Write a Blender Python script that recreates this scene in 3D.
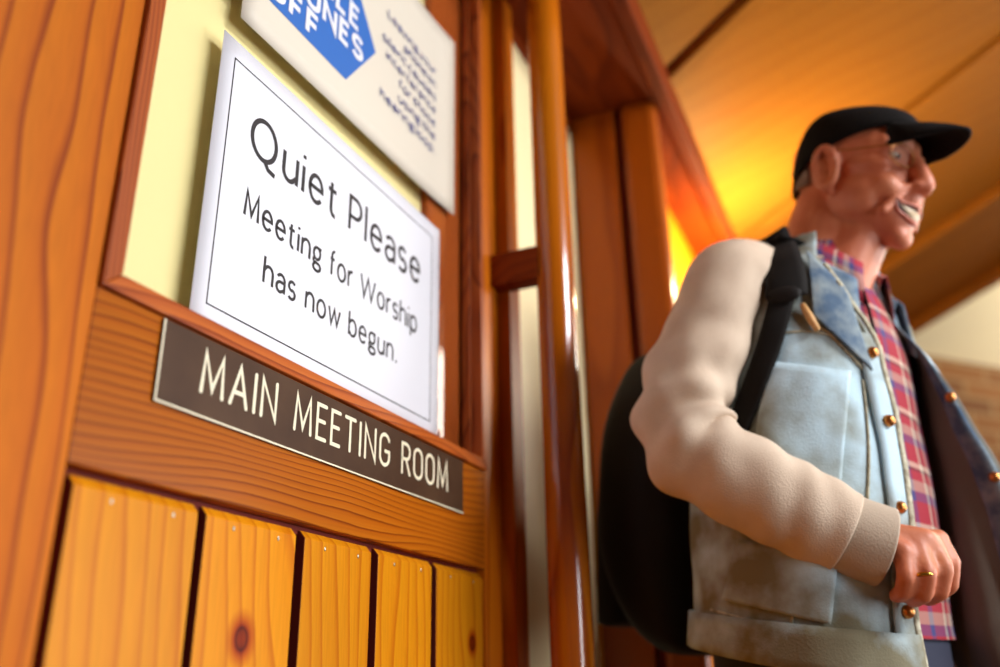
import bpy, bmesh, math, random
from mathutils import Vector, Matrix, noise
from mathutils.bvhtree import BVHTree
R = math.radians
for o in list(bpy.data.objects): bpy.data.objects.remove(o)
S = bpy.context.scene
COL = S.collection

# ------------------------------------------------------------------ camera
# door wall is the plane y = 0, x runs along it, z up; the camera stands close to it and looks up
FPX, PITCH, ROLL, HEAD = 879.05, 0.38481554, 0.01845952, 0.41192082
CAMP = Vector((0, -.48, .95))
def _axes():
    cp, sp, cr, sr = math.cos(PITCH), math.sin(PITCH), math.cos(ROLL), math.sin(ROLL)
    rows0 = [(0, 1, 0), (-sp, 0, cp), (cp, 0, sp)]
    rows = [tuple(cr*rows0[0][i]-sr*rows0[1][i] for i in range(3)),
            tuple(sr*rows0[0][i]+cr*rows0[1][i] for i in range(3)), rows0[2]]
    ch, sh = math.cos(HEAD), math.sin(HEAD)
    return [Vector((f*ch+l*sh, f*sh-l*ch, u)) for f, l, u in rows]
AX, AY, AZ = _axes()
cam = bpy.data.objects.new('camera', bpy.data.cameras.new('camera'))
COL.objects.link(cam)
cam.matrix_world = Matrix(((AX.x, AY.x, -AZ.x, CAMP.x), (AX.y, AY.y, -AZ.y, CAMP.y), (AX.z, AY.z, -AZ.z, CAMP.z), (0, 0, 0, 1)))
cam.data.sensor_width = 36; cam.data.lens = FPX/1000*36
cam.data.clip_start = .02
cam.data.dof.use_dof = True; cam.data.dof.focus_distance = .84; cam.data.dof.aperture_fstop = 2.1
S.camera = cam
def at(px, py, X):
    """point seen at that place of the photo, at depth x = X along the corridor"""
    d = AX*((px-500)/FPX)+AY*((333.5-py)/FPX)+AZ
    return CAMP+d*((X-CAMP.x)/d.x)

# ------------------------------------------------------------------ world, lights, exposure
S.view_settings.view_transform = 'Standard'; S.view_settings.look = 'None'
S.view_settings.gamma = 1; S.view_settings.use_curve_mapping = False
S.view_settings.exposure = 0.16
W = bpy.data.worlds.new('world'); S.world = W; W.use_nodes = True
W.node_tree.nodes['Background'].inputs[0].default_value = (.9, .72, .5, 1)
W.node_tree.nodes['Background'].inputs[1].default_value = .10
def area(name, loc, aim, sx, sy, power, col):
    L = bpy.data.lights.new(name, 'AREA'); L.shape = 'RECTANGLE'; L.size = sx; L.size_y = sy; L.energy = power; L.color = col
    o = bpy.data.objects.new(name, L); COL.objects.link(o); o.location = loc
    o.rotation_euler = (Vector(aim)-Vector(loc)).to_track_quat('-Z', 'Y').to_euler(); return o
for args in (((.1, -3.1, 1.15), (.9, -.2, 1.1),   .5, 1.5, 11), ((2.5, -2.9, 1.15), (1.0, -.2, 1.05), 1.7, 1.3, 21)):
    L_ = area('window_light', *args, (.97, .98, 1)); L_.data.spread = R(110)
L_ = area('man_key_light', (1.0, -2.5, 2.45), (1.15, -.4, 1.3), 1.0, .5, 13, (.97, .98, 1)); L_.data.spread = R(80)  # overhead key added to light the man; its source is unseen
area('hall_fill_light', (5.2, -2.8, 3.0), (4.2, -.9, 2.5), 1.6, 1.6, 90, (1, .93, .8))  # area light added to brighten the far wall; no fitting behind it

# ------------------------------------------------------------------ materials
def lin(c):
    f = lambda v: v/12.92 if v <= .04045 else ((v+.055)/1.055)**2.4
    return tuple(f(x/255) for x in c)+(1,)
def newmat(name):
    m = bpy.data.materials.new(name); m.use_nodes = True
    return m, m.node_tree.nodes, m.node_tree.links, m.node_tree.nodes['Principled BSDF']
def plain(name, rgb, rough=.6, metal=0, bump=0, bscale=200, var=0, vscale=8, rgb2=None, spec=None, coat=0):
    m, N, L, b = newmat(name)
    b.inputs['Base Color'].default_value = lin(rgb); b.inputs['Roughness'].default_value = rough; b.inputs['Metallic'].default_value = metal
    if spec is not None: b.inputs['Specular IOR Level'].default_value = spec
    b.inputs['Coat Weight'].default_value = coat
    tc = N.new('ShaderNodeTexCoord')
    if rgb2:
        n = N.new('ShaderNodeTexNoise'); n.inputs['Scale'].default_value = vscale; n.inputs['Detail'].default_value = 5
        L.new(tc.outputs['Object'], n.inputs['Vector'])
        r = N.new('ShaderNodeValToRGB'); r.color_ramp.elements[0].position = .5-var; r.color_ramp.elements[1].position = .5+var
        r.color_ramp.elements[0].color = lin(rgb); r.color_ramp.elements[1].color = lin(rgb2)
        L.new(n.outputs['Fac'], r.inputs[0]); L.new(r.outputs[0], b.inputs['Base Color'])
    if bump:
        n = N.new('ShaderNodeTexNoise'); n.inputs['Scale'].default_value = bscale; n.inputs['Detail'].default_value = 4
        L.new(tc.outputs['Object'], n.inputs['Vector'])
        q = N.new('ShaderNodeBump'); q.inputs['Strength'].default_value = bump; q.inputs['Distance'].default_value = .002
        L.new(n.outputs['Fac'], q.inputs['Height']); L.new(q.outputs[0], b.inputs['Normal'])
    return m
def wood(name, light, mid, dark, axis='Z', rings=38, tilt=2.5, rough=.38, coat=.15, knots=(), seed=0., pos=(.62, .9), spec=.18):
    """varnished pine: growth rings about a tilted pith line behind the board, plus fine fibre"""
    m, N, L, b = newmat(name)
    tc = N.new('ShaderNodeTexCoord'); oi = N.new('ShaderNodeObjectInfo')
    mp = N.new('ShaderNodeMapping')
    base = {'Z': (R(tilt), R(tilt*.6), 0), 'X': (R(tilt), R(90+tilt), 0), 'Y': (R(90+tilt), R(tilt), 0)}[axis]
    mp.inputs['Rotation'].default_value = base
    L.new(tc.outputs['Object'], mp.inputs['Vector'])
    off = N.new('ShaderNodeVectorMath'); off.operation = 'MULTIPLY_ADD'
    cmb = N.new('ShaderNodeCombineXYZ')
    mulr = N.new('ShaderNodeMath'); mulr.operation = 'MULTIPLY'; mulr.inputs[1].default_value = 17.31
    frac = N.new('ShaderNodeMath'); frac.operation = 'FRACT'
    L.new(oi.outputs['Random'], mulr.inputs[0]); L.new(mulr.outputs[0], frac.inputs[0])
    L.new(oi.outputs['Random'], cmb.inputs[0]); L.new(frac.outputs[0], cmb.inputs[1]); L.new(oi.outputs['Random'], cmb.inputs[2])
    off.inputs[1].default_value = (.35, .25, 9); L.new(cmb.outputs[0], off.inputs[0])
    ad = N.new('ShaderNodeVectorMath'); ad.operation = 'ADD'; ad.inputs[1].default_value = (seed, seed*.37, seed*3)
    L.new(mp.outputs[0], ad.inputs[0]); L.new(ad.outputs[0], off.inputs[2])
    # slow wander of the rings along the length
    sc = N.new('ShaderNodeVectorMath'); sc.operation = 'MULTIPLY'; sc.inputs[1].default_value = (7, 7, 1.6)
    L.new(off.outputs[0], sc.inputs[0])
    n1 = N.new('ShaderNodeTexNoise'); n1.inputs['Scale'].default_value = 1; n1.inputs['Detail'].default_value = 2
    L.new(sc.outputs[0], n1.inputs['Vector'])
    dm = N.new('ShaderNodeVectorMath'); dm.operation = 'MULTIPLY_ADD'; dm.inputs[1].default_value = (.11, .11, 0)
    L.new(n1.outputs['Color'], dm.inputs[0]); L.new(off.outputs[0], dm.inputs[2])
    w = N.new('ShaderNodeTexWave'); w.wave_type = 'RINGS'; w.rings_direction = 'Z'; w.wave_profile = 'SAW'
    w.inputs['Scale'].default_value = rings; w.inputs['Distortion'].default_value = .6; w.inputs['Detail'].default_value = 2; w.inputs['Detail Scale'].default_value = .5
    L.new(dm.outputs[0], w.inputs['Vector'])
    # fibre
    sf = N.new('ShaderNodeVectorMath'); sf.operation = 'MULTIPLY'; sf.inputs[1].default_value = (420, 420, 9)
    L.new(off.outputs[0], sf.inputs[0])
    n2 = N.new('ShaderNodeTexNoise'); n2.inputs['Scale'].default_value = 1; n2.inputs['Detail'].default_value = 3
    L.new(sf.outputs[0], n2.inputs['Vector'])
    r = N.new('ShaderNodeValToRGB'); e = r.color_ramp.elements
    e[0].position = 0; e[0].color = lin(light); e[1].position = 1; e[1].color = lin(light)
    k = e.new(pos[0]); k.color = lin(mid); k = e.new(pos[1]); k.color = lin(dark)
    L.new(w.outputs['Fac'], r.inputs[0])
    # broad tone drift
    n3 = N.new('ShaderNodeTexNoise'); n3.inputs['Scale'].default_value = 1.3; n3.inputs['Detail'].default_value = 1
    L.new(off.outputs[0], n3.inputs['Vector'])
    hs = N.new('ShaderNodeHueSaturation')
    mr = N.new('ShaderNodeMapRange'); mr.inputs[1].default_value = .25; mr.inputs[2].default_value = .75; mr.inputs[3].default_value = .82; mr.inputs[4].default_value = 1.18
    L.new(n3.outputs['Fac'], mr.inputs[0]); L.new(mr.outputs[0], hs.inputs['Value'])
    L.new(r.outputs[0], hs.inputs['Color'])
    mf = N.new('ShaderNodeMix'); mf.data_type = 'RGBA'; mf.blend_type = 'MULTIPLY'; mf.inputs[0].default_value = .3
    L.new(hs.outputs[0], mf.inputs[6]); L.new(n2.outputs['Fac'], mf.inputs[7])
    col = mf.outputs[2]
    for (kx, kz, kr) in knots:
        sx = N.new('ShaderNodeSeparateXYZ'); L.new(tc.outputs['Object'], sx.inputs[0])
        cx = N.new('ShaderNodeCombineXYZ'); L.new(sx.outputs[0], cx.inputs[0])
        mz = N.new('ShaderNodeMath'); mz.operation = 'MULTIPLY_ADD'; mz.inputs[1].default_value = .8; mz.inputs[2].default_value = kz*.2
        L.new(sx.outputs[2], mz.inputs[0]); L.new(mz.outputs[0], cx.inputs[2])
        ds = N.new('ShaderNodeVectorMath'); ds.operation = 'DISTANCE'; ds.inputs[1].default_value = (kx, 0, kz)
        L.new(cx.outputs[0], ds.inputs[0])
        kn = N.new('ShaderNodeValToRGB'); ke = kn.color_ramp.elements
        ke[0].position = 0; ke[0].color = lin((165, 92, 40))+() ; ke[1].position = 1; ke[1].color = lin((255, 255, 255))
        for pos, c in ((.22, (150, 84, 40)), (.36, (92, 38, 16)), (.43, (170, 96, 44)), (.6, (216, 165, 118))):
            q = ke.new(pos); q.color = lin(c)
        dv = N.new('ShaderNodeMath'); dv.operation = 'DIVIDE'; dv.inputs[1].default_value = kr*2.6
        L.new(ds.outputs['Value'], dv.inputs[0]); L.new(dv.outputs[0], kn.inputs[0])
        mk = N.new('ShaderNodeMix'); mk.data_type = 'RGBA'; mk.blend_type = 'MULTIPLY'; mk.inputs[0].default_value = 1
        L.new(col, mk.inputs[6]); L.new(kn.outputs[0], mk.inputs[7]); col = mk.outputs[2]
    L.new(col, b.inputs['Base Color'])
    b.inputs['Roughness'].default_value = rough; b.inputs['Coat Weight'].default_value = coat; b.inputs['Specular IOR Level'].default_value = spec; b.inputs['Coat Roughness'].default_value = .2 if coat < .9 else .10
    bp = N.new('ShaderNodeBump'); bp.inputs['Strength'].default_value = .25; bp.inputs['Distance'].default_value = .0006
    L.new(w.outputs['Fac'], bp.inputs['Height']); L.new(bp.outputs[0], b.inputs['Normal'])
    return m

M = {}
M['stile'] = wood('pine_stile', (196, 108, 14), (188, 96, 11), (132, 50, 5), 'Z', rings=15, tilt=4.5, pos=(.74, .93), rough=.5, coat=0, spec=.12, seed=.31)
M['rail'] = wood('pine_rail', (188, 104, 18), (178, 90, 12), (120, 48, 6), 'X', pos=(.7, .92), spec=.08, rings=42, tilt=2.0, seed=.12)
M['bead'] = wood('pine_bead', (186, 96, 40), (170, 80, 32), (120, 50, 20), 'Z', rings=60, seed=.7)
M['beadx'] = wood('pine_bead_across', (200, 106, 42), (186, 90, 34), (140, 58, 22), 'X', rings=60, seed=.7)
M['board'] = wood('pine_board', (224, 144, 18), (218, 134, 15), (196, 106, 11), 'Z', rings=17, tilt=3, coat=0, spec=.12, pos=(.7, .93), seed=.5)
M['board_k1'] = wood('pine_board_knot', (224, 144, 18), (218, 134, 15), (196, 106, 11), 'Z', rings=19, tilt=3, coat=0, spec=.12, pos=(.7, .93), seed=.9, knots=[(.5865, .9905, .0075)])
M['board_k2'] = wood('pine_board_small_knot', (224, 144, 18), (218, 134, 15), (196, 106, 11), 'Z', rings=18, tilt=3, coat=0, spec=.12, pos=(.7, .93), seed=1.3, knots=[(1.0067, 1.0022, .0062)])
M['jamb'] = wood('pine_jamb', (208, 116, 14), (200, 104, 11), (170, 76, 6), 'Z', rings=10, seed=1.9)
M['post'] = wood('pine_handle', (202, 114, 16), (192, 100, 12), (160, 70, 6), 'Z', rings=9, rough=.26, coat=1., seed=2.4)
M['ceil'] = wood('ply_ceiling', (168, 107, 34), (166, 105, 33), (161, 100, 30), 'Y', spec=.06, rings=5, tilt=5, rough=.55, coat=0, seed=3.1)
M['beam'] = wood('pine_beam', (132, 52, 8), (125, 47, 7), (106, 37, 5), 'X', rings=14, rough=.6, coat=0, spec=.08, seed=1.1)
M['groove'] = plain('groove_shade', (112, 26, 9), .8)  # dark red colour carries the shade of gaps and seams
M['cream'] = plain('cream_board', (248, 234, 176), .6)
M['cream_wall'] = plain('cream_plaster', (240, 226, 190), .8, bump=.1, bscale=60)
M['cream_pane'] = plain('cream_pane', (236, 220, 172), .35)
M['endboard'] = wood('pine_end_board', (166, 78, 10), (160, 73, 9), (142, 60, 7), 'Z', rings=7, seed=5.2)
M['paper'] = plain('white_paper', (220, 222, 230), .55)
M['paper_warm'] = plain('offwhite_paper', (214, 206, 190), .55)
M['ink'] = plain('black_ink', (22, 18, 24), .6)
M['blue'] = plain('blue_ink', (34, 100, 182), .5)
M['navy_ink'] = plain('navy_ink', (40, 56, 130), .6)
M['plaque'] = plain('brown_laminate', (80, 56, 38), .5, var=.18, vscale=14, rgb2=(64, 42, 28), spec=.2)
M['engrave'] = plain('cream_engraving', (236, 226, 196), .5)
M['metal'] = plain('nail_steel', (190, 180, 160), .35, 1)
M['brass'] = plain('gold', (230, 180, 80), .22, 1)
M['copper'] = plain('copper_button', (196, 130, 70), .35, 1)
M['skin'] = plain('skin', (210, 132, 94), .5, var=.25, vscale=26, rgb2=(188, 98, 66), bump=.12, bscale=240)
M['lip'] = plain('lip', (184, 98, 72), .45)
M['mouth'] = plain('mouth_dark', (50, 16, 12), .7)
M['tooth'] = plain('tooth', (176, 150, 112), .45)
M['eye'] = plain('eye_white', (200, 190, 180), .2)
M['iris'] = plain('iris_dark', (40, 34, 30), .2)
M['hair'] = plain('grey_hair', (120, 92, 76), .7, bump=.5, bscale=300)
M['black'] = plain('black_cotton', (17, 14, 13), .95, spec=.15, bump=.2, bscale=400)
M['bag'] = plain('black_nylon', (20, 15, 13), .7, spec=.25, bump=.2, bscale=350)
M['web'] = plain('black_webbing', (20, 16, 14), .85, spec=.2, bump=.4, bscale=500)
M['fleece'] = plain('fleece_sleeve', (214, 194, 172), .95, bump=.35, bscale=500, var=.3, vscale=30, rgb2=(198, 176, 154))
M['cuff'] = plain('ribbed_cuff', (184, 166, 146), .95, bump=.3, bscale=400)
M['denim'] = plain('washed_denim', (186, 212, 224), .9, bump=.35, bscale=420, var=.10, vscale=9, rgb2=(118, 112, 88))
M['denim_blue'] = plain('blue_denim', (74, 98, 124), .9, bump=.35, bscale=420, var=.12, vscale=34, rgb2=(136, 150, 156))
M['seam'] = plain('denim_seam', (190, 184, 160), .9, var=.12, vscale=120, rgb2=(140, 132, 110))
M['lining'] = plain('dark_lining', (122, 116, 104), .9, bump=.2, bscale=300)
M['jeans'] = plain('navy_jeans', (38, 42, 62), .9, bump=.3, bscale=400)
M['shoe'] = plain('brown_leather', (70, 44, 28), .4)
M['rim'] = plain('thin_gold_rim', (170, 110, 60), .3, .8)
M['tan'] = plain('tan_leather', (214, 164, 104), .6)
M['floor'] = plain('brown_carpet', (120, 84, 56), .95, bump=.4, bscale=200)
M['lampshade'] = plain('cream_metal', (230, 210, 170), .5)
def mk_glass():
    m, N, L, b = newmat('door_glass')
    N.remove(b); t = N.new('ShaderNodeBsdfTransparent'); t.inputs[0].default_value = (.97, .97, .94, 1)
    g = N.new('ShaderNodeBsdfGlossy'); g.inputs['Roughness'].default_value = .03
    f = N.new('ShaderNodeFresnel'); f.inputs[0].default_value = 1.5
    gm = N.new('ShaderNodeNewGeometry'); inv = N.new('ShaderNodeMath'); inv.operation = 'SUBTRACT'; inv.inputs[0].default_value = 1; L.new(gm.outputs['Backfacing'], inv.inputs[1])
    mu = N.new('ShaderNodeMath'); mu.operation = 'MULTIPLY'; L.new(f.outputs[0], mu.inputs[0]); L.new(inv.outputs[0], mu.inputs[1])
    x = N.new('ShaderNodeMixShader'); L.new(mu.outputs[0], x.inputs[0]); L.new(t.outputs[0], x.inputs[1]); L.new(g.outputs[0], x.inputs[2])
    L.new(x.outputs[0], N['Material Output'].inputs[0]); return m
M['glass'] = mk_glass()
def mk_tape():
    m, N, L, b = newmat('clear_tape')
    b.inputs['Base Color'].default_value = lin((150, 118, 56)); b.inputs['Alpha'].default_value = .6; b.inputs['Roughness'].default_value = .15; return m
M['tape'] = mk_tape()
def mk_bulb(name, col, s):
    m, N, L, b = newmat(name); b.inputs['Emission Color'].default_value = col; b.inputs['Emission Strength'].default_value = s; return m
M['bulb'] = mk_bulb('warm_bulb', (1, .72, .3, 1), 30)
def mk_plaid():
    m, N, L, b = newmat('plaid_flannel'); b.inputs['Roughness'].default_value = .9
    uv = N.new('ShaderNodeUVMap'); sp = N.new('ShaderNodeSeparateXYZ'); L.new(uv.outputs[0], sp.inputs[0])
    def band(src, ph):
        a = N.new('ShaderNodeMath'); a.operation = 'ADD'; a.inputs[1].default_value = ph; L.new(src, a.inputs[0])
        f = N.new('ShaderNodeMath'); f.operation = 'FRACT'; L.new(a.outputs[0], f.inputs[0])
        r = N.new('ShaderNodeValToRGB'); r.color_ramp.interpolation = 'CONSTANT'; e = r.color_ramp.elements
        e[0].position = 0; e[0].color = lin((150, 26, 44)); e[1].position = .34; e[1].color = lin((58, 56, 108))
        for pos, c in ((.5, (168, 144, 128)), (.68, (150, 26, 44)), (.84, (52, 26, 40)), (.9, (200, 182, 160))):
            k = e.new(pos); k.color = lin(c)
        L.new(f.outputs[0], r.inputs[0]); return r.outputs[0]
    x = N.new('ShaderNodeMix'); x.data_type = 'RGBA'; x.inputs[0].default_value = .5
    L.new(band(sp.outputs[0], 0), x.inputs[6]); L.new(band(sp.outputs[1], .3), x.inputs[7]); L.new(x.outputs[2], b.inputs['Base Color']); return m
M['plaid'] = mk_plaid()
def mk_brick():
    m, N, L, b = newmat('far_brick'); b.inputs['Roughness'].default_value = .9
    tc = N.new('ShaderNodeTexCoord'); br = N.new('ShaderNodeTexBrick')
    br.inputs['Color1'].default_value = lin((176, 116, 56)); br.inputs['Color2'].default_value = lin((140, 88, 42)); br.inputs['Mortar'].default_value = lin((190, 150, 96))
    br.inputs['Scale'].default_value = 1; br.inputs['Brick Width'].default_value = .22; br.inputs['Row Height'].default_value = .075; br.inputs['Mortar Size'].default_value = .008
    mp = N.new('ShaderNodeMapping'); mp.inputs['Rotation'].default_value = (R(90), 0, 0); L.new(tc.outputs['Object'], mp.inputs[0])
    L.new(mp.outputs[0], br.inputs['Vector']); L.new(br.outputs[0], b.inputs['Base Color']); return m
M['brick'] = mk_brick()

# ------------------------------------------------------------------ object helpers
def obj(name, bm, mat, parent=None, smooth=False, bevel=0, loc=None):
    me = bpy.data.meshes.new(name); bm.normal_update(); bm.to_mesh(me); bm.free()
    me.materials.append(mat)
    if smooth:
        for p in me.polygons: p.use_smooth = True
    o = bpy.data.objects.new(name, me); COL.objects.link(o)
    if parent: o.parent = parent
    if loc: o.location = loc
    if bevel:
        b = o.modifiers.new('bevel', 'BEVEL'); b.width = bevel; b.segments = 2; b.limit_method = 'ANGLE'; b.angle_limit = R(40)
    return o
def struct(o): o['kind'] = 'structure'; return o
def tag(o, label, cat, group=None):
    o['label'] = label; o['category'] = cat
    if group: o['group'] = group
    return o
def empty(name, loc=(0, 0, 0)):
    o = bpy.data.objects.new(name, None); o.empty_display_size = .05; COL.objects.link(o); o.location = loc; return o
def box(bm, x0, x1, y0, y1, z0, z1):
    v = [bm.verts.new((x, y, z)) for z in (z0, z1) for y in (y0, y1) for x in (x0, x1)]
    for f in ((0, 2, 3, 1), (4, 5, 7, 6), (0, 1, 5, 4), (2, 6, 7, 3), (0, 4, 6, 2), (1, 3, 7, 5)): bm.faces.new([v[i] for i in f])
def bx(*a):
    bm = bmesh.new(); box(bm, *a); return bm
def prism(bm, pts, a, bvec):
    """closed polygon pts (3d) extruded by vector bvec"""
    lo = [bm.verts.new(Vector(p)) for p in pts]; hi = [bm.verts.new(Vector(p)+Vector(bvec)) for p in pts]
    n = len(pts); bm.faces.new(lo[::-1]); bm.faces.new(hi)
    for i in range(n): bm.faces.new((lo[i], lo[(i+1) % n], hi[(i+1) % n], hi[i]))
def tube(bm, pts, rad, n=12, caps=True, flat=None, up=None):
    """swept tube; rad scalar or list; flat=(wide, thin) gives an elliptical/strap section with 'up' as wide axis hint"""
    pts = [Vector(p) for p in pts]; rings = []
    for i, p in enumerate(pts):
        t = (pts[min(i+1, len(pts)-1)]-pts[max(i-1, 0)]).normalized()
        ref = Vector(up[i]) if isinstance(up, list) else (Vector(up) if up is not None else (Vector((0, 0, 1)) if abs(t.z) < .9 else Vector((1, 0, 0))))
        a = (ref-t*ref.dot(t)).normalized(); b = t.cross(a)
        r = rad[i] if isinstance(rad, (list, tuple)) else rad
        ra, rb = (r, r) if not isinstance(r, tuple) else r
        rings.append([bm.verts.new(p+a*ra*math.cos(2*math.pi*k/n)+b*rb*math.sin(2*math.pi*k/n)) for k in range(n)])
    for A, B in zip(rings, rings[1:]):
        for k in range(n): bm.faces.new((A[k], A[(k+1) % n], B[(k+1) % n], B[k]))
    if caps: bm.faces.new(rings[0][::-1]); bm.faces.new(rings[-1])
    return rings
def cr(pts, n=6):
    """Catmull-Rom through points (tuples of any length)"""
    out = []; P = [pts[0]]+list(pts)+[pts[-1]]
    for i in range(1, len(P)-2):
        for k in range(n):
            t = k/n; out.append(tuple(.5*((2*b)+(-a+c)*t+(2*a-5*b+4*c-d)*t*t+(-a+3*b-3*c+d)*t**3) for a, b, c, d in zip(P[i-1], P[i], P[i+1], P[i+2])))
    out.append(tuple(pts[-1])); return out
def ball(bm, c, r, rot=None, seg=16):
    c = Vector(c); r = tuple(r) if hasattr(r, '__len__') else (r, r, r); nv = max(6, seg//2+1); rows = []
    def P(x, y, z):
        v = Vector((x*r[0], y*r[1], z*r[2])); return bm.verts.new(c+(rot @ v if rot else v))
    lo = P(0, 0, -1); hi = P(0, 0, 1)
    for i in range(1, nv):
        t = math.pi*i/nv; rows.append([P(math.sin(t)*math.cos(2*math.pi*k/seg), math.sin(t)*math.sin(2*math.pi*k/seg), -math.cos(t)) for k in range(seg)])
    for A, B in zip(rows, rows[1:]):
        for k in range(seg): bm.faces.new((A[k], A[(k+1) % seg], B[(k+1) % seg], B[k]))
    for k in range(seg):
        bm.faces.new((rows[0][(k+1) % seg], rows[0][k], lo)); bm.faces.new((rows[-1][k], rows[-1][(k+1) % seg], hi))
def cap_(bm, a, b, ra, rb, n=14):
    """tapered capsule"""
    a, b = Vector(a), Vector(b); k = max(2, int((b-a).length/ (min(ra, rb)*.6)))
    for i in range(k+1):
        t = i/k; ball(bm, a.lerp(b, t), ra+(rb-ra)*t, seg=n)
    tube(bm, [a, b], [ra, rb], n)
def sheet(bm, grid, closed=False, uvs=None):
    """grid[i][j] of points -> quads; returns verts"""
    vs = [[bm.verts.new(Vector(p)) for p in row] for row in grid]
    uvl = bm.loops.layers.uv.verify() if uvs else None
    m = len(vs[0])
    for i in range(len(vs)-1):
        for j in range(m if closed else m-1):
            j2 = (j+1) % m
            f = bm.faces.new((vs[i][j], vs[i][j2], vs[i+1][j2], vs[i+1][j]))
            if uvs:
                jj = j+1
                for l, (a, b) in zip(f.loops, ((i, j), (i, jj), (i+1, jj), (i+1, j))): l[uvl].uv = uvs(a, b)
    return vs
def evaluated(o):
    dg = bpy.context.evaluated_depsgraph_get(); me = bpy.data.meshes.new_from_object(o.evaluated_get(dg)); o.modifiers.clear(); o.data = me; return o

# ------------------------------------------------------------------ lettering (single-stroke alphabets)
def arc(cx, cy, rx, ry, a0, a1, n=14):
    return [(cx+rx*math.cos(R(a0+(a1-a0)*i/n)), cy+ry*math.sin(R(a0+(a1-a0)*i/n))) for i in range(n+1)]
xh = .72
GL = {  # cap height 1; (advance body width, strokes)
 'M': (.74, [[(0, 0), (.06, 1), (.37, .12), (.68, 1), (.74, 0)]]),
 'A': (.62, [[(0, 0), (.31, 1), (.62, 0)], [(.1, .32), (.52, .32)]]),
 'I': (0, [[(0, 0), (0, 1)]]),
 'N': (.58, [[(0, 0), (0, 1), (.58, 0), (.58, 1)]]),
 'E': (.42, [[(.42, 0), (0, 0), (0, 1), (.42, 1)], [(0, .52), (.36, .52)]]),
 'T': (.52, [[(0, 1), (.52, 1)], [(.26, 1), (.26, 0)]]),
 'G': (.56, [arc(.28, .72, .28, .28, 25, 180)+arc(.28, .28, .28, .28, 180, 360)+[(.56, .46), (.32, .46)]]),
 'R': (.5, [[(0, 0), (0, 1), (.25, 1)]+arc(.25, .74, .25, .26, 90, -90)+[(0, .48)], [(.25, .48), (.5, 0)]]),
 'O': (.56, [arc(.28, .72, .28, .28, 0, 180)+arc(.28, .28, .28, .28, 180, 360)+[(.56, .72)]]),
 'Q': (.9, [arc(.42, .5, .42, .51, 90, 450, 28), [(.46, .02), (.62, -.16), (.86, -.2)]]),
 'P': (.52, [[(0, 0), (0, 1), (.26, 1)]+arc(.26, .71, .26, .29, 90, -90)+[(0, .42)]]),
 'W': (1.14, [[(0, 1), (.28, 0), (.57, .97), (.86, 0), (1.14, 1)]]),
 'L': (.4, [[(0, 1), (0, 0), (.4, 0)]]),
 'B': (.5, [[(0, .52), (.26, .52)]+arc(.26, .26, .24, .26, 90, -90)+[(0, 0), (0, 1), (.24, 1)]+arc(.24, .76, .22, .24, 90, -90)]),
 'H': (.55, [[(0, 0), (0, 1)], [(.55, 0), (.55, 1)], [(0, .5), (.55, .5)]]),
 'S': (.5, [arc(.25, .74, .25, .26, 25, 270)+arc(.25, .25, .25, .25, 90, -155)]),
 'F': (.4, [[(0, 0), (0, 1), (.4, 1)], [(0, .52), (.36, .52)]]),
 'u': (.5, [[(0, xh), (0, .25)]+arc(.22, .24, .22, .25, 180, 300)+[(.5, .2)], [(.5, xh), (.5, 0)]]),
 'i': (0, [[(0, 0), (0, xh)], [(0, .93), (0, 1.03)]]),
 'e': (.53, [[(.02, .38), (.52, .38)]+arc(.27, .38, .25, .35, 0, 180)+arc(.28, .36, .26, .37, 180, 320)]),
 't': (.36, [[(.14, .92), (.14, .2)]+arc(.3, .18, .16, .19, 180, 280), [(0, xh-.02), (.34, xh-.02)]]),
 'l': (0, [[(0, 0), (0, 1.08)]]),
 'a': (.46, [arc(.23, .48, .23, .25, 150, 0)+[(.46, 0)], [(.46, .42)]+arc(.22, .21, .22, .21, 90, 270)+[(.46, .14)]]),
 's': (.4, [arc(.2, .53, .19, .19, 35, 265)+arc(.2, .18, .2, .19, 85, -145)]),
 'n': (.5, [[(0, 0), (0, xh)], [(0, .5)]+arc(.26, .46, .24, .27, 150, 0)+[(.5, 0)]]),
 'h': (.5, [[(0, 0), (0, 1.08)], [(0, .5)]+arc(.26, .46, .24, .27, 150, 0)+[(.5, 0)]]),
 'g': (.5, [arc(.24, .46, .22, .26, 0, 360, 20), [(.3, .71), (.52, .7)], arc(.1, .14, .08, .09, 90, 270, 8)+arc(.26, -.12, .24, .17, 60, -180, 14)+[(.1, .03)]]),
 'f': (.32, [[(.12, 0), (.12, .85)]+arc(.28, .86, .16, .2, 180, 80), [(0, xh-.02), (.3, xh-.02)]]),
 'o': (.54, [arc(.27, .36, .27, .37, 90, 450, 24)]),
 'r': (.3, [[(0, 0), (0, xh)], [(0, .48)]+arc(.24, .44, .22, .28, 150, 75)]),
 'p': (.52, [[(0, -.3), (0, xh)], [(0, .16)]+arc(.26, .36, .26, .37, -140, 140, 20)+[(0, .56)]]),
 'b': (.52, [[(0, 0), (0, 1.08)], [(0, .16)]+arc(.26, .36, .26, .37, -140, 140, 20)+[(0, .56)]]),
 'd': (.52, [[(.52, 0), (.52, 1.08)], [(.52, .56)]+arc(.26, .36, .26, .37, 40, 320, 20)+[(.52, .16)]]),
 'w': (.78, [[(0, xh), (.19, 0), (.39, .68), (.59, 0), (.78, xh)]]),
 'y': (.48, [[(0, xh), (.25, .02)], [(.48, xh), (.2, -.18), (.05, -.28)]]),
 'c': (.42, [arc(.25, .36, .25, .37, 50, 310)]),
 'v': (.46, [[(0, xh), (.23, 0), (.46, xh)]]),
 '.': (.06, [[(.0, .05), (.11, .05)]]),
}
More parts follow.
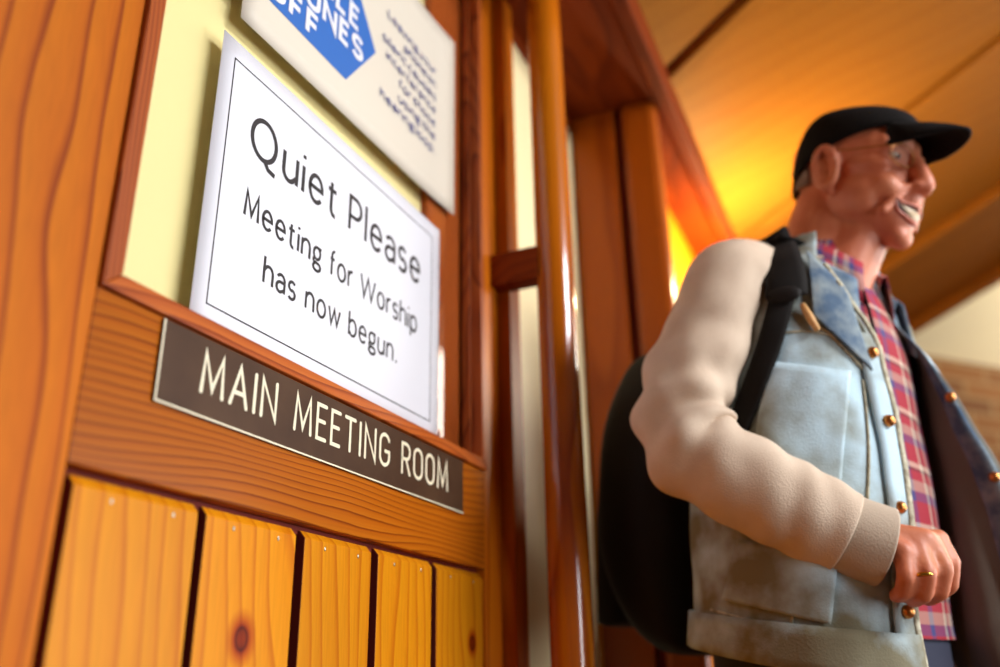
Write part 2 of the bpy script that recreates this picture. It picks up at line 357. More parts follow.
def stroke(bm, pts, w, conv, roundcap):
    P = []
    for p in pts:
        if not P or (Vector(p)-Vector(P[-1])).length > 1e-4: P.append(p)
    P = [Vector(p) for p in P]
    if len(P) < 2: return
    closed = (P[0]-P[-1]).length < 1e-3 and len(P) > 4
    if closed: P = P[:-1]
    n = len(P); L, Rr = [], []
    for i in range(n):
        a = P[i]-P[i-1] if (i > 0 or closed) else P[1]-P[0]
        b = P[(i+1) % n]-P[i] if (i < n-1 or closed) else P[-1]-P[-2]
        a = a.normalized(); b = b.normalized(); na = Vector((-a.y, a.x)); nb = Vector((-b.y, b.x))
        m = na+nb; m = m.normalized() if m.length > 1e-3 else na
        k = w/2/max(.38, m.dot(na)); L.append(P[i]+m*k); Rr.append(P[i]-m*k)
    vl = [bm.verts.new(conv(p)) for p in L]; vr = [bm.verts.new(conv(p)) for p in Rr]
    for i in range(n if closed else n-1):
        j = (i+1) % n; bm.faces.new((vl[i], vr[i], vr[j], vl[j]))
    if roundcap and not closed:
        for c, d in ((P[0], P[0]-P[1]), (P[-1], P[-1]-P[-2])):
            a0 = math.degrees(math.atan2(d.y, d.x))
            vs = [bm.verts.new(conv(Vector(q))) for q in arc(c.x, c.y, w/2, w/2, a0-90, a0+90, 8)]
            bm.faces.new(vs)
def text(bm, s, x0, z, cap, width, y, sw, gap=.24, space=.5, align='L', roundcap=True):
    """s set along +x at baseline z on the plane y; scaled to the given width"""
    tot = 0
    for i, ch in enumerate(s):
        tot += space if ch == ' ' else GL[ch][0]+(gap if i < len(s)-1 and s[i+1] != ' ' else 0)
    k = width/(tot*cap) if width else 1
    X = x0 if align == 'L' else x0-tot*cap*k
    cx = 0
    for i, ch in enumerate(s):
        if ch == ' ': cx += space; continue
        wd, st = GL[ch]
        for si, ps in enumerate(st):
            stroke(bm, [((px+cx)*k, py) for px, py in ps], sw/cap, lambda p: (X+p.x*cap, y-si*.00006, z+p.y*cap), roundcap)
        cx += wd+(gap if i < len(s)-1 and s[i+1] != ' ' else 0)

# ================================================================== SETTING
DT = 2.033; DH = 2.061
struct(obj('floor', bx(-3.2, 6.2, -4.2, 1.0, -.05, 0), M['floor']))
# --- the door with its glazing
door = struct(empty('door_1', (.7, 0, 0)))
def dpart(name, bm, mat, bevel=.0012, parent=door, smooth=False):
    o = obj(name, bm, mat, None, smooth, bevel); o.parent = parent
    o.matrix_parent_inverse = Matrix.Translation(-Vector(parent.location)) if parent is door else Matrix.Identity(4); return o
dpart('stile', bx(.262, .3965, 0, .045, .02, DH), M['stile'])
dpart('stile', bx(1.0386, 1.0905, 0, .045, .02, DH), M['jamb'])
dpart('rail', bx(.397, 1.0382, 0, .045, 1.0909, 1.2174), M['rail'])
dpart('rail', bx(.397, 1.0382, 0, .045, 2.035, DH), M['rail'])
dpart('rail', bx(.397, 1.0382, 0, .045, .02, .2), M['rail'])
GX0, GX1 = .397, 1.0386
# glazing beads, mitred
def beadbar(p, inner, y0, y1):
    bm = bmesh.new(); (ax, az), (bxx, bz) = p; (cx, cz), (dx, dz) = inner
    prism(bm, [(ax, y0, az), (bxx, y0, bz), (dx, y0, dz), (cx, y0, cz)], None, (0, y1-y0, 0)); return bm
bz0, bz1 = 1.2176, 2.0345; bw = .0142
o4 = [(GX0, bz0), (GX1, bz0), (GX1, bz1), (GX0, bz1)]; i4 = [(GX0+.0165, bz0+bw), (GX1-bw, bz0+bw), (GX1-bw, bz1-bw), (GX0+.0165, bz1-bw)]
for k, mt in ((0, 'beadx'), (1, 'bead'), (2, 'beadx'), (3, 'bead')):
    a, b = k, (k+1) % 4
    g = dpart('glazing_bead', beadbar((o4[a], o4[b]), (i4[a], i4[b]), -.0045, .012), M[mt], .0015)
    e4 = [(i4[0][0]+.002, i4[0][1]+.0005), (i4[1][0]-.002, i4[1][1]+.0005), (i4[2][0]-.002, i4[2][1]-.002), (i4[3][0]+.002, i4[3][1]-.002)]
    dpart('glazing_rebate', beadbar((o4[a], o4[b]), (e4[a], e4[b]), .0125, .0245), M[mt], .0008)
dpart('glass_pane', bx(GX0+.004, GX1-.004, .025, .0285, bz0+.004, bz1-.004), M['glass'], 0)
dpart('backing_panel', bx(GX0, GX1, .041, .045, bz0, bz1), M['cream'], 0)
dpart('rear_bead', bx(.926, GX1, .030, .0405, bz0, bz1), M['bead'], .001)
# boards below the rail
edges = [(.4071, .5238), (.5331, .6482), (.661, .7736), (.7866, .9019), (.9137, 1.0378)]
dpart('groove_backing', bx(.397, 1.0382, .03, .04, .2, 1.0905), M['groove'], 0)  # dark sheet standing in for shade between the boards
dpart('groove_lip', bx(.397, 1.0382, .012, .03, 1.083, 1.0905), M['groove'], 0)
for i, (a, b) in enumerate(edges):
    bm = bmesh.new(); y0 = .0035
    prof = [(y0, .2), (y0, 1.0795), (y0+.006, 1.0865), (.03, 1.0865), (.03, .2)]
    prism(bm, [(a, y, z) for y, z in prof], None, (b-a, 0, 0))
    bm.faces.ensure_lookup_table(); bm.faces[0].material_index = bm.faces[1].material_index = 1  # side faces coloured dark so the grooves read as shaded
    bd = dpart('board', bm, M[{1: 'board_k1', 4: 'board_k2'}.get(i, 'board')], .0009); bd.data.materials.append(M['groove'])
    for f in (.28, .78):
        nb = bmesh.new(); ball(nb, (a+(b-a)*f, y0-.0002, 1.0735), (.0013, .0006, .0022), seg=10)
        n = dpart('nail', nb, M['metal'], 0, smooth=True)
# long pull handle with bracket
bm = bmesh.new(); tube(bm, [(1.092, -.0925, z) for z in (.5, 1.2, 1.9, 2.055)], .0275, 40)
hd = dpart('pull_handle', bm, M['post'], .004, smooth=True)
for z0, z1 in ((1.499, 1.5495), (.62, .67)):
    o = obj('bracket', bx(1.066, 1.1, -.075, 0, z0, z1), M['beam'], hd, bevel=.002); o.matrix_parent_inverse = hd.matrix_world.inverted() @ Matrix.Identity(4)

# --- frame round the door, wall above and beside
struct(obj('trim_1', bx(1.0925, 1.1335, -.019, .06, 0, DH), M['jamb'], bevel=.002))          # closing jamb
struct(obj('trim_2', bx(.16, .2605, -.012, .06, 0, DH), M['jamb'], bevel=.002))               # hinge jamb
w1 = struct(empty('window_1', (1.31, .03, 0)))
for nm, g, mt in (('obscured_pane', bx(1.134, 1.4865, 0, .006, .1205, DT), 'cream_pane'), ('head', bx(1.134, 1.4865, -.004, .04, DT+.0005, DH), 'beam')):
    o = obj(nm, g, M[mt]); o.parent = w1; o.matrix_parent_inverse = Matrix.Translation(-w1.location)
struct(obj('trim_3', bx(1.134, 1.4865, -.01, .036, 0, .12), M['beam'], bevel=.002))
struct(obj('wall_left', bx(-2.2, .159, 0, .1, 0, 2.6), M['jamb']))
struct(obj('trim_4', bx(.16, 1.4865, 0, .1, DH+.001, 2.4), M['beam']))                         # head above door
struct(obj('trim_5', bx(-2.2, 5.0, -.185, -.001, 2.062, 2.09), M['beam'], bevel=.003))         # soffit board
# end boards of the recess
struct(obj('trim_6', bx(1.4875, 1.5275, -.0935, -.006, 0, 2.061), M['endboard'], bevel=.002))
struct(obj('trim_9', bx(1.506, 1.5305, -.1095, -.094, 0, 2.061), M['groove']))  # dark strip added to keep the gap between the end boards dark
struct(obj('trim_7', bx(1.482, 1.53, -.18, -.11, 0, 2.061), M['endboard'], bevel=.012))
struct(obj('wall_front', bx(1.531, 5.0, -.10, 0.1, 0, 2.6), M['board']))
struct(obj('trim_8', bx(-2.2, 5.0, -.215, -.186, 2.045, 2.125), M['beam'], bevel=.004))        # fascia / cornice
# --- sloping ceiling in boarded panels, seams running askew
P0 = Vector((0, -.17, 2.10)); NR = Vector((0, .311, 1.)).normalized(); SD = Vector((.727, 1.503, -.467)).normalized()
def cpt(x, y, up=0): return Vector((x, y, 2.10-.311*(y+.17)))+NR*up
def slab(xa, xb, yn=-.186, yf=-3.4, lo=0., th=.02):
    """panel between two parallel seams, from the fascia out over the corridor"""
    k = SD.x/SD.y; bm = bmesh.new()
    q = [(xa, yn), (xb, yn), (xb+k*(yf-yn), yf), (xa+k*(yf-yn), yf)]
    prism(bm, [cpt(x, y, lo) for x, y in q], None, NR*th); return bm
ce = struct(empty('ceiling', (1.5, -1, 2.4)))
def cpart(nm, bm, mt, bevel=0):
    o = obj(nm, bm, M[mt], bevel=bevel); o.parent = ce; o.matrix_parent_inverse = Matrix.Translation(-ce.location)
xs = [-1.6, .6, 1.505, 2.305, 3.12]
for a, b in zip(xs, xs[1:]): cpart('panel', slab(a+.008, b-(.022 if b < 2 else .009)), 'ceil', .003)
cpart('seam_backing', slab(-1.6, 3.86, lo=.02, th=.01), 'groove')  # dark layer makes the shadow gaps of the seams
for a in xs[1:4]: cpart('cover_strip', slab(a+.008, a+.05, lo=-.006, th=.006), 'ceil', .002)
cpart('cover_strip', slab(3.09, 3.135, lo=-.03, th=.03), 'ceil', .003)
# last beam across and the panel past it
cpart('cross_beam', slab(3.128, 3.86, lo=-.0, th=.02), 'ceil', .003)
cpart('edge_strip', slab(3.80, 3.88, lo=-.03, th=.03), 'ceil', .004)
# --- far wall: cream plaster over brick
FW = Vector((3.9, -.6, 0)); hd_ = HEAD-R(66); fd = Vector((math.cos(hd_), math.sin(hd_), 0)); fn = Vector((-fd.y, fd.x, 0))
def fwall(nm, z0, z1, mt, t=.0):
    bm = bmesh.new(); a = FW-fd*2.2-fn*t; b = FW+fd*4-fn*t
    prism(bm, [a+Vector((0, 0, z0)), b+Vector((0, 0, z0)), b+Vector((0, 0, z1)), a+Vector((0, 0, z1))], None, fn*.1)
    return struct(obj(nm, bm, M[mt]))


fwall('wall_far', 2.268, 3.4, 'cream_wall'); fwall('wall_far_base', 0, 2.267, 'brick', .012)

struct(obj('ceiling', bx(3.9, 7.2, -4.2, .2, 3.4, 3.45), M['cream_wall']))
# --- wall lamp between the recess and the far end, throwing its light up the ceiling
lamp = empty('wall_lamp', (2.06, -.30, 1.83))
tag(lamp, 'cream metal uplighter lamp on the timber wall behind the man in the cap', 'lamp')
bm = bmesh.new()
prof = [(.02, -.07), (.05, -.055), (.07, -.02), (.075, .02), (.071, .02), (.066, -.018), (.047, -.05), (.0, -.062)]
sheet(bm, [[(r*math.cos(2*math.pi*k/28), r*math.sin(2*math.pi*k/28), z) for k in range(28)] for r, z in prof], closed=True)
obj('lamp_shade', bm, M['lampshade'], lamp, True)
bm = bmesh.new(); ball(bm, (0, 0, -.012), .026); obj('bulb', bm, M['bulb'], lamp, True)
bm = bmesh.new(); tube(bm, [(0, .06, -.03), (0, .12, -.05), (0, .198, -.05)], .008); obj('arm', bm, M['brass'], lamp, True)
bm = bmesh.new(); tube(bm, [(0, .187, -.05), (0, .199, -.05)], .035, 24); obj('wall_plate', bm, M['brass'], lamp, False, .003)
pl = bpy.data.lights.new('lamp_light', 'POINT'); pl.energy = 15; pl.color = (1, .8, .42); pl.shadow_soft_size = .03
plo = bpy.data.objects.new('lamp_light', pl); COL.objects.link(plo); plo.location = (2.06, -.30, 1.875)

# ================================================================== SIGNS ON THE DOOR
def child(name, bm, mat, parent, smooth=False, bevel=0):
    return obj(name, bm, M[mat], parent, smooth, bevel)
# notice behind/at the glass: printed sheet with a ruled border
YP = .0245
def local(o, parent):
    o.matrix_parent_inverse = Matrix.Translation(-Vector(parent.location)); return o
def sheet_grid(x0, x1, z0, z1, y, curl=None, n=16, m=12, shear=0):
    bm = bmesh.new(); g = []
    for i in range(m+1):
        row = []
        for j in range(n+1):
            u, v = j/n, i/m; row.append((x0+(x1-x0)*u, y-(curl(u, v) if curl else 0), z0+(z1-z0)*v+shear*(u-.5)))
        g.append(row)
    sheet(bm, g); return bm
q = obj('notice', sheet_grid(.5095, .9515, 1.234, 1.5400, YP), M['paper'], smooth=True)
q.data.materials.append(M['paper']); sm = q.modifiers.new('solid', 'SOLIDIFY'); sm.thickness = .0003; sm.offset = 1
tag(q, 'white Quiet Please paper notice with thin black border above the brown plaque', 'sign')
yt = YP-.0006
for args in (('Quiet Please', .562, 1.4355, .0425, .334, yt, .0052, .25, .62), ('Meeting for Worship', .5625, 1.3655, .0265, .3285, yt, .0035, .25, .66), ('has now begun.', .5975, 1.3105, .0252, .247, yt, .0033, .25, .7)):
    bm = bmesh.new(); text(bm, *args, roundcap=False); child('lettering', bm, 'ink', q)
bm = bmesh.new(); a, b, c, d = .527, .9306, 1.260, 1.5203; t = .0014
for r_ in ((a, b, d-t, d), (a, b, c, c+t), (a, a+t, c, d), (b-t, b, c, d)):
    vs = [bm.verts.new(p) for p in ((r_[0], yt, r_[2]), (r_[1], yt, r_[2]), (r_[1], yt, r_[3]), (r_[0], yt, r_[3]))]; bm.faces.new(vs)
child('border_line', bm, 'ink', q)
# phone notice above
curl = lambda u, v: .004*max(0, u-.75)**2*16
q = obj('notice', sheet_grid(.5275, .986, 1.575, 1.882, YP-.001, curl, shear=.012), M['paper_warm'], smooth=True)
sm = q.modifiers.new('solid', 'SOLIDIFY'); sm.thickness = .0003; sm.offset = 1
tag(q, 'off-white notice with a blue badge about mobile phones above the Quiet Please sheet', 'sign')
yt = YP-.0017
bm = bmesh.new(); bm.faces.new([bm.verts.new(p) for p in ((.552, yt, 1.622), (.7088, yt, 1.6225), (.7703, yt, 1.7085), (.7088, yt, 1.795), (.54, yt, 1.795), (.54, yt, 1.634))])
child('badge', bm, 'blue', q)
for s_, z_, wd in (('MOBILE', 1.711, .165), ('PHONES', 1.671, .176), ('OFF', 1.633, .085)):
    bm = bmesh.new(); text(bm, s_, .562, z_, .0285, wd, yt-.0006, .0072, gap=.3, roundcap=False); child('badge_lettering', bm, 'paper', q)
for i, s_ in enumerate(('Leaving your', 'phone on', 'silent causes', 'interference', 'for those', 'using the', 'hearing loop.')):
    bm = bmesh.new(); k = len(s_); text(bm, s_, .93, 1.7865-.0226*i, .0125, .0112*k, yt-.0012, .0019, gap=.26, space=.4, align='R', roundcap=False); child('small_lettering', bm, 'navy_ink', q)
tp = bmesh.new(); box(tp, .503, .534, YP-.0022, YP-.0018, 1.596, 1.70); child('tape', tp, 'tape', q)
# engraved plaque
q = obj('name_plaque', bx(.4588, .9698, -.0026, -.0001, 1.1504, 1.2152), M['plaque'])
tag(q, 'brown engraved MAIN MEETING ROOM plaque with cream letters on the door rail', 'sign')
bm = bmesh.new()
prism(bm, [(.4588, -.0029, 1.1504), (.9698, -.0029, 1.1504), (.9698, -.0029, 1.1519), (.4588, -.0029, 1.1519)], None, (0, .0004, 0))
prism(bm, [(.4588, -.0029, 1.1519), (.4604, -.0029, 1.1519), (.4604, -.0029, 1.2152), (.4588, -.0029, 1.2152)], None, (0, .0004, 0))
child('bevel_edge', bm, 'engrave', q)
yt = -.0031
for s_, x0, wd in (('MAIN', .5045, .0925), ('MEETING', .6252, .1655), ('ROOM', .8185, .1075)):
    bm = bmesh.new(); text(bm, s_, x0, 1.171, .0327, wd, yt, .0038, gap=.3); child('lettering', bm, 'engrave', q)

# ================================================================== THE MAN
RV = Vector((-.906, .423, 0)); FV = Vector((-.423, -.906, 0)); UV_ = Vector((0, 0, 1))
MX = 1.22
CEN = [(.0, -.385), (.983, -.39), (1.278, -.405), (1.391, -.416), (1.466, -.430), (1.522, -.449), (1.6, -.47)]
def cen(z):
    for (z0, y0), (z1, y1) in zip(CEN, CEN[1:]):
        if z <= z1: return Vector((MX, y0+(y1-y0)*(z-z0)/(z1-z0), z))
    return Vector((MX, CEN[-1][1], z))
def BP(r, f, z): return cen(z)+RV*r+FV*f
man = empty('person', (MX, -.385, 0))
tag(man, 'smiling person in black cap, glasses and denim jacket, looking to the right', 'person')
def mpart(name, bm, mat, parent=None, smooth=True, bevel=0):
    o = obj(name, bm, M[mat], None, smooth, bevel); p = parent or man; o.parent = p
    o.matrix_parent_inverse = Matrix.Translation(-man.location) if p is man else Matrix.Identity(4); return o
# head frame
HP = R(15)
hf = FV*math.cos(HP)-UV_*math.sin(HP); hr = RV; hu = FV*math.sin(HP)+UV_*math.cos(HP)
HO = at(829, 173, MX-.064)-hr*.066
KH = .885
def HD(f, r, u): return HO+(hf*f+hr*r+hu*u*1.05-hu*(.004 if u < 0 else 0))*KH
HROT = Matrix((hf, hr, hu)).transposed().to_3x3()
bm = bmesh.new()
def hb(f, r, u, rad):
    rr = rad if hasattr(rad, '__len__') else (rad,)*3
    ball(bm, HD(f, r, u), tuple(x*KH for x in rr), HROT, 24)
def hc(a, b, ra, rb): cap_(bm, HD(*a), HD(*b), ra*KH, rb*KH, 14)
hb(-.008, 0, .046, (.097, .076, .086)); hb(.045, 0, .042, (.052, .064, .058)); hb(.042, 0, -.005, (.054, .064, .075))
hb(.030, 0, -.045, (.060, .061, .048)); hb(.066, 0, -.054, (.038, .042, .044)); hb(.084, 0, -.088, (.018, .024, .018)); hb(.02, 0, -.07, (.06, .05, .035))
for s in (-1, 1):
    hb(.067, s*.038, -.018, (.030, .024, .023)); hb(.045, s*.05, .010, (.042, .019, .016)); hb(.03, s*.055, -.03, (.04, .016, .035))
    hc((.092, s*.012, .052), (.074, s*.050, .047), .010, .009)
    hb(.110, s*.0135, -.016, (.013, .009, .009)); hc((.100, s*.024, -.020), (.080, s*.050, -.060), .007, .007)
    # ear
    ring = [HD(-.002+.0175*math.cos(t)-.004*math.sin(t), s*(.080+.007*math.sin(t*.5)), .008+.031*math.sin(t)) for t in [2*math.pi*k/18 for k in range(19)]]
    for p_, q_ in zip(ring, ring[1:]): cap_(bm, p_, q_, .0056, .0056, 8)
    hb(-.002, s*.073, .006, (.015, .007, .026)); hb(.002, s*.078, -.024, (.009, .006, .011)); hc((-.007, s*.082, .018), (-.001, s*.082, -.008), .004, .004)
hc((.094, 0, .04), (.117, 0, -.006), .0095, .014); hb(.118, 0, -.011, .0145)
hc((.090, 0, -.03), (.096, 0, -.034), .021, .015)
# neck, trunk, limbs
nb_ = BP(0, .0, 1.47)
cap_(bm, HD(-.030, 0, -.03), nb_, .056, .062, 20); cap_(bm, HD(.022, 0, -.06), BP(0, .035, 1.455), .042, .046, 16)
RROT = Matrix((RV, FV, UV_)).transposed().to_3x3()
for c, rad in ((BP(0, 0, 1.30), (.145, .095, .19)), (BP(0, 0, 1.08), (.145, .105, .19)), (BP(0, -.01, .90), (.15, .105, .13))): ball(bm, c, rad, RROT, 28)
SR, SL = BP(.135, -.01, 1.41), BP(-.135, -.01, 1.41)
cap_(bm, SR, BP(.05, 0, 1.44), .042, .05); cap_(bm, SL, BP(-.05, 0, 1.44), .042, .05)
EL_R = at(683, 437, 1.015); WR_R = at(872, 541, 1.058)
MID_R = at(704, 350, 1.045)
cap_(bm, SR, MID_R, .040, .038); cap_(bm, MID_R, EL_R, .038, .036); cap_(bm, EL_R, WR_R, .037, .026)
EL_L = BP(-.225, -.03, 1.14); WR_L = BP(-.21, .07, .93)
cap_(bm, SL, EL_L, .044, .037); cap_(bm, EL_L, WR_L, .036, .025)
for s, st in ((1, -.10), (-1, .14)):
    hip, kn, an = BP(s*.085, -.01, .86), BP(s*.085, st*.5+.03, .48), BP(s*.085, st-.02, .085)
    cap_(bm, hip, kn, .082, .054); cap_(bm, kn, an, .052, .036); cap_(bm, an, an+FV*.13-UV_*.04, .036, .03)
# right hand: palm and five curled fingers
def finger(pts, r0, r1):
    n = len(pts)-1
    for i in range(n): cap_(bm, pts[i], pts[i+1], r0+(r1-r0)*i/n, r0+(r1-r0)*(i+1)/n, 12)
def hx(px, py, X): return at(px, py, X)
K4 = [hx(903, 553, 1.040), hx(916, 545, 1.055), hx(929, 541, 1.073), hx(938, 540, 1.092)]      # little..index knuckles
for k_, w_ in zip(K4, (-.011, -.004, .004, .011)): cap_(bm, WR_R+Vector((w_*.9, 0, -w_*.4)), k_, .0175, .0125, 12)
cap_(bm, WR_R, (K4[1]+K4[2])/2, .024, .017)
finger([K4[0], hx(906, 577, 1.030), hx(903, 592, 1.043), hx(896, 596, 1.058)], .0105, .0085)
finger([K4[1], hx(927, 573, 1.040), hx(924, 594, 1.050), hx(913, 600, 1.066)], .0115, .009)
finger([K4[2], hx(944, 568, 1.058), hx(940, 592, 1.066), hx(928, 599, 1.082)], .0118, .009)
finger([K4[3], hx(951, 562, 1.082), hx(950, 585, 1.090), hx(939, 594, 1.102)], .0112, .0088)
finger([WR_R+Vector((.018, -.018, .004)), hx(915, 553, 1.118), hx(935, 572, 1.118), hx(941, 586, 1.112)], .014, .0095)
# left hand, relaxed by the hip
pl_ = WR_L+FV*.03-UV_*.07
cap_(bm, WR_L, pl_, .024, .03)
for k in range(4):
    a = pl_+FV*(.024-.016*k)-UV_*.015; b = a+FV*.012-UV_*.045; finger([a, b, b-UV_*.03+RV*.015], .0095, .008)
finger([WR_L+FV*.03-UV_*.02, pl_+FV*.05, pl_+FV*.055-UV_*.035], .012, .009)
body = mpart('body', bm, 'skin')
rm = body.modifiers.new('r', 'REMESH'); rm.mode = 'VOXEL'; rm.voxel_size = .0034; rm.use_smooth_shade = True
sm = body.modifiers.new('s', 'SMOOTH'); sm.factor = .5; sm.iterations = 7
evaluated(body)
for p_ in body.data.polygons: p_.use_smooth = True
# mouth, teeth, eyes
b3 = bmesh.new(); b3.from_mesh(body.data); b3.normal_update(); BVB = BVHTree.FromBMesh(b3); b3.free()
def face(r, u, off):
    p = HD(.25, r, u); l = BVB.ray_cast(p, -hf)[0]
    return (l if l is not None else HD(.09, r, u))+hf*off
def arcstrip(u0, u1, ra, off):
    b2 = bmesh.new(); g = []
    for k in range(-10, 11):
        t = k/10; up = u1+.004*abs(t)**1.7; dn = u0+(u1+.004-u0)*abs(t)**2.2
        g.append([face(t*ra, dn+(up-dn)*v, off+.0012*math.sin(math.pi*v)) for v in (0, .33, .66, 1)])
    sheet(b2, g); return b2
mo = mpart('mouth', arcstrip(-.0645, -.0465, .042, .0012), 'mouth')
mpart('teeth', arcstrip(-.063, -.0505, .029, .0026), 'tooth', mo)
for nm, dn, rd in (('upper_lip', -.043, .0026), ('lower_lip', -.0665, .0036)):
    b2 = bmesh.new()
    pts = [face(t*.045, dn+(-.039-dn)*abs(t)**(1.7 if nm == 'upper_lip' else 2.2), .001) for t in [k/8 for k in range(-8, 9)]]
    tube(b2, pts, [rd*(1-.6*abs(k/8)) for k in range(-8, 9)], 10); mpart(nm, b2, 'lip', mo)
for s in (-1, 1):
    b2 = bmesh.new(); ball(b2, HD(.0795, s*.032, .026), (.0115*KH, .012*KH, .006*KH), HROT, 16); ey = mpart('eye', b2, 'eye')
    b2 = bmesh.new(); ball(b2, HD(.0895, s*.032, .025), (.002, .0045, .0036), HROT, 12); mpart('iris', b2, 'iris', ey)
    b2 = bmesh.new(); cap_(b2, HD(.09, s*.018, .057), HD(.081, s*.045, .055), .004, .003, 8); mpart('eyebrow', b2, 'hair')
# cap
def crown(t, ph):     # t 0 rim .. 1 top, ph from front
    c, s = math.cos(ph), math.sin(ph)
    rimu = .066+.0*c if c > 0 else .066+.085*c*1.0
    rimu = .080*(.5+.5*c)+(-.006)*(.5-.5*c)
    a = t*math.pi/2
    u = rimu+(.124-rimu)*math.sin(a)
    rho = math.cos(a)**.62
    return HD(-.006-.022*math.sin(a)+(.107+.02*math.sin(a) if c > 0 else .092-.012*math.sin(a))*c*rho, .084*s*rho, u)
b2 = bmesh.new(); g = [[crown(i/10, 2*math.pi*j/40) for j in range(40)] for i in range(10)]
vs = sheet(b2, g, closed=True); top = b2.verts.new(crown(1, 0))
for j in range(40): b2.faces.new((vs[-1][j], vs[-1][(j+1) % 40], top))
cp_ = mpart('cap', b2, 'black'); sm = cp_.modifiers.new('s', 'SOLIDIFY'); sm.thickness = .003; sm.offset = 1
b2 = bmesh.new(); g = []
for i in range(7):
    v = i/6; row = []
    for j in range(17):
        t = (j-8)/8; ph = t*.68
        base = crown(.02, ph); out = v*.078*math.sqrt(max(0, 1-abs(t)**2.6))
        row.append(base+(hf*out+hu*(-.022*v-.016*t*t*v+.004*math.sin(v*3)))*KH)
    g.append(row)
sheet(b2, g); br = mpart('brim', b2, 'black', cp_); sm = br.modifiers.new('s', 'SOLIDIFY'); sm.thickness = .004
b2 = bmesh.new(); ball(b2, HD(-.028, 0, .126), (.007, .007, .003), HROT, 12); mpart('button', b2, 'black', cp_)
# hair below the cap
b2 = bmesh.new(); g = []
for i in range(3):
    row = []
    for j in range(25):
        ph = math.pi*.62+(j/24)*math.pi*.76; rr = 1-.05*i
        row.append(HD(-.006+.0985*math.cos(ph)*(1-.03*i), .0775*math.sin(ph)*rr, .03-.016*i))
    g.append(row)
sheet(b2, g); hh = mpart('hair', b2, 'hair'); sm = hh.modifiers.new('s', 'SOLIDIFY'); sm.thickness = .003
# glasses
gl = None
b2 = bmesh.new()
for s in (-1, 1):
    pts = [HD(.102-.012*(abs(s*.033+.023*math.cos(t))/.05)**2, s*.033+.023*math.cos(t), .024+.017*math.sin(t)) for t in [2*math.pi*k/24 for k in range(25)]]
    tube(b2, pts, .0013, 8)
    tube(b2, cr([HD(.092, s*.056, .028), HD(.085, s*.066, .030), HD(.03, s*.076, .031), HD(-.005, s*.080, .034), HD(-.018, s*.078, .02)]), .0014, 8)
tube(b2, [HD(.101, -.011, .026), HD(.105, 0, .030), HD(.101, .011, .026)], .0013, 8)
gl = mpart('glasses', b2, 'rim')
for s in (-1, 1):
    b3 = bmesh.new(); b3.faces.new([b3.verts.new(HD(.102-.012*(abs(s*.033+.0225*math.cos(t))/.05)**2, s*.033+.0225*math.cos(t), .024+.0165*math.sin(t))) for t in [2*math.pi*k/24 for k in range(24)]])
    mpart('lens', b3, 'glass', gl)

# ---- clothes
JR = [(.975, .189, .143), (1.025, .185, .139), (1.138, .188, .140), (1.278, .186, .134), (1.36, .182, .126), (1.41, .172, .116), (1.45, .145, .10), (1.485, .105, .084), (1.512, .078, .072), (1.53, .074, .069)]
def jrow(z):
    z = min(max(z, JR[0][0]), JR[-1][0])
    for a, b in zip(JR, JR[1:]):
        if z <= b[0]:
            t = (z-a[0])/(b[0]-a[0]); return a[1]+(b[1]-a[1])*t, a[2]+(b[2]-a[2])*t
def sgp(v, e): return math.copysign(abs(v)**e, v)
def hang(z): return .2*max(0, (1.2-z)/.22)
def jpt(ph, z, off=0, e=.82):
    w, d = jrow(z); s, c = math.sin(R(ph)), math.cos(R(ph)); f_ = (d+off)*sgp(c, e); return BP((w+off)*sgp(s, e), f_, z)-UV_*(f_*hang(z))
# shirt
b2 = bmesh.new(); NZ, NP = 34, 64; g = []
for i in range(NZ+1):
    z = 1.015+(1.515-1.015)*i/NZ; g.append([jpt(360*j/NP, z, -.020+.003*noise.noise(Vector((j*.25, z*14, 2)))) for j in range(NP)])
sheet(b2, g, closed=True, uvs=lambda i, j: (j*.21, i*.21))
sh = mpart('shirt', b2, 'plaid')
# shirt collar: stands up round the neck and folds over
b2 = bmesh.new(); g = []
for i in range(6):
    row = []
    for j in range(41):
        ph = 26+(360-52)*j/40; fr = abs(math.cos(R(ph))) if math.cos(R(ph)) > 0 else 0
        z, o_ = [(1.500, .0), (1.522, -.002), (1.535, .001), (1.535, .008), (1.515, .014), (1.492, .020)][i]
        dz = -.012-.062*fr**1.3 - (.03*fr**3 if i == 5 else 0)
        w, d = .068, .066
        row.append(BP((w+o_)*math.sin(R(ph)), (d+o_+.006*fr)*math.cos(R(ph)), z)+UV_*dz)
    g.append(row)
sheet(b2, g, uvs=lambda i, j: (j*.3, i*.3)); shc = mpart('collar', b2, 'plaid', sh); sm = shc.modifiers.new('s', 'SOLIDIFY'); sm.thickness = .0015
b2 = bmesh.new()
tube(b2, cr([jpt(8, z, -.013) for z in (1.43, 1.36, 1.27, 1.18, 1.1)], 5), .0022, 8); mpart('cord', b2, 'black', sh)
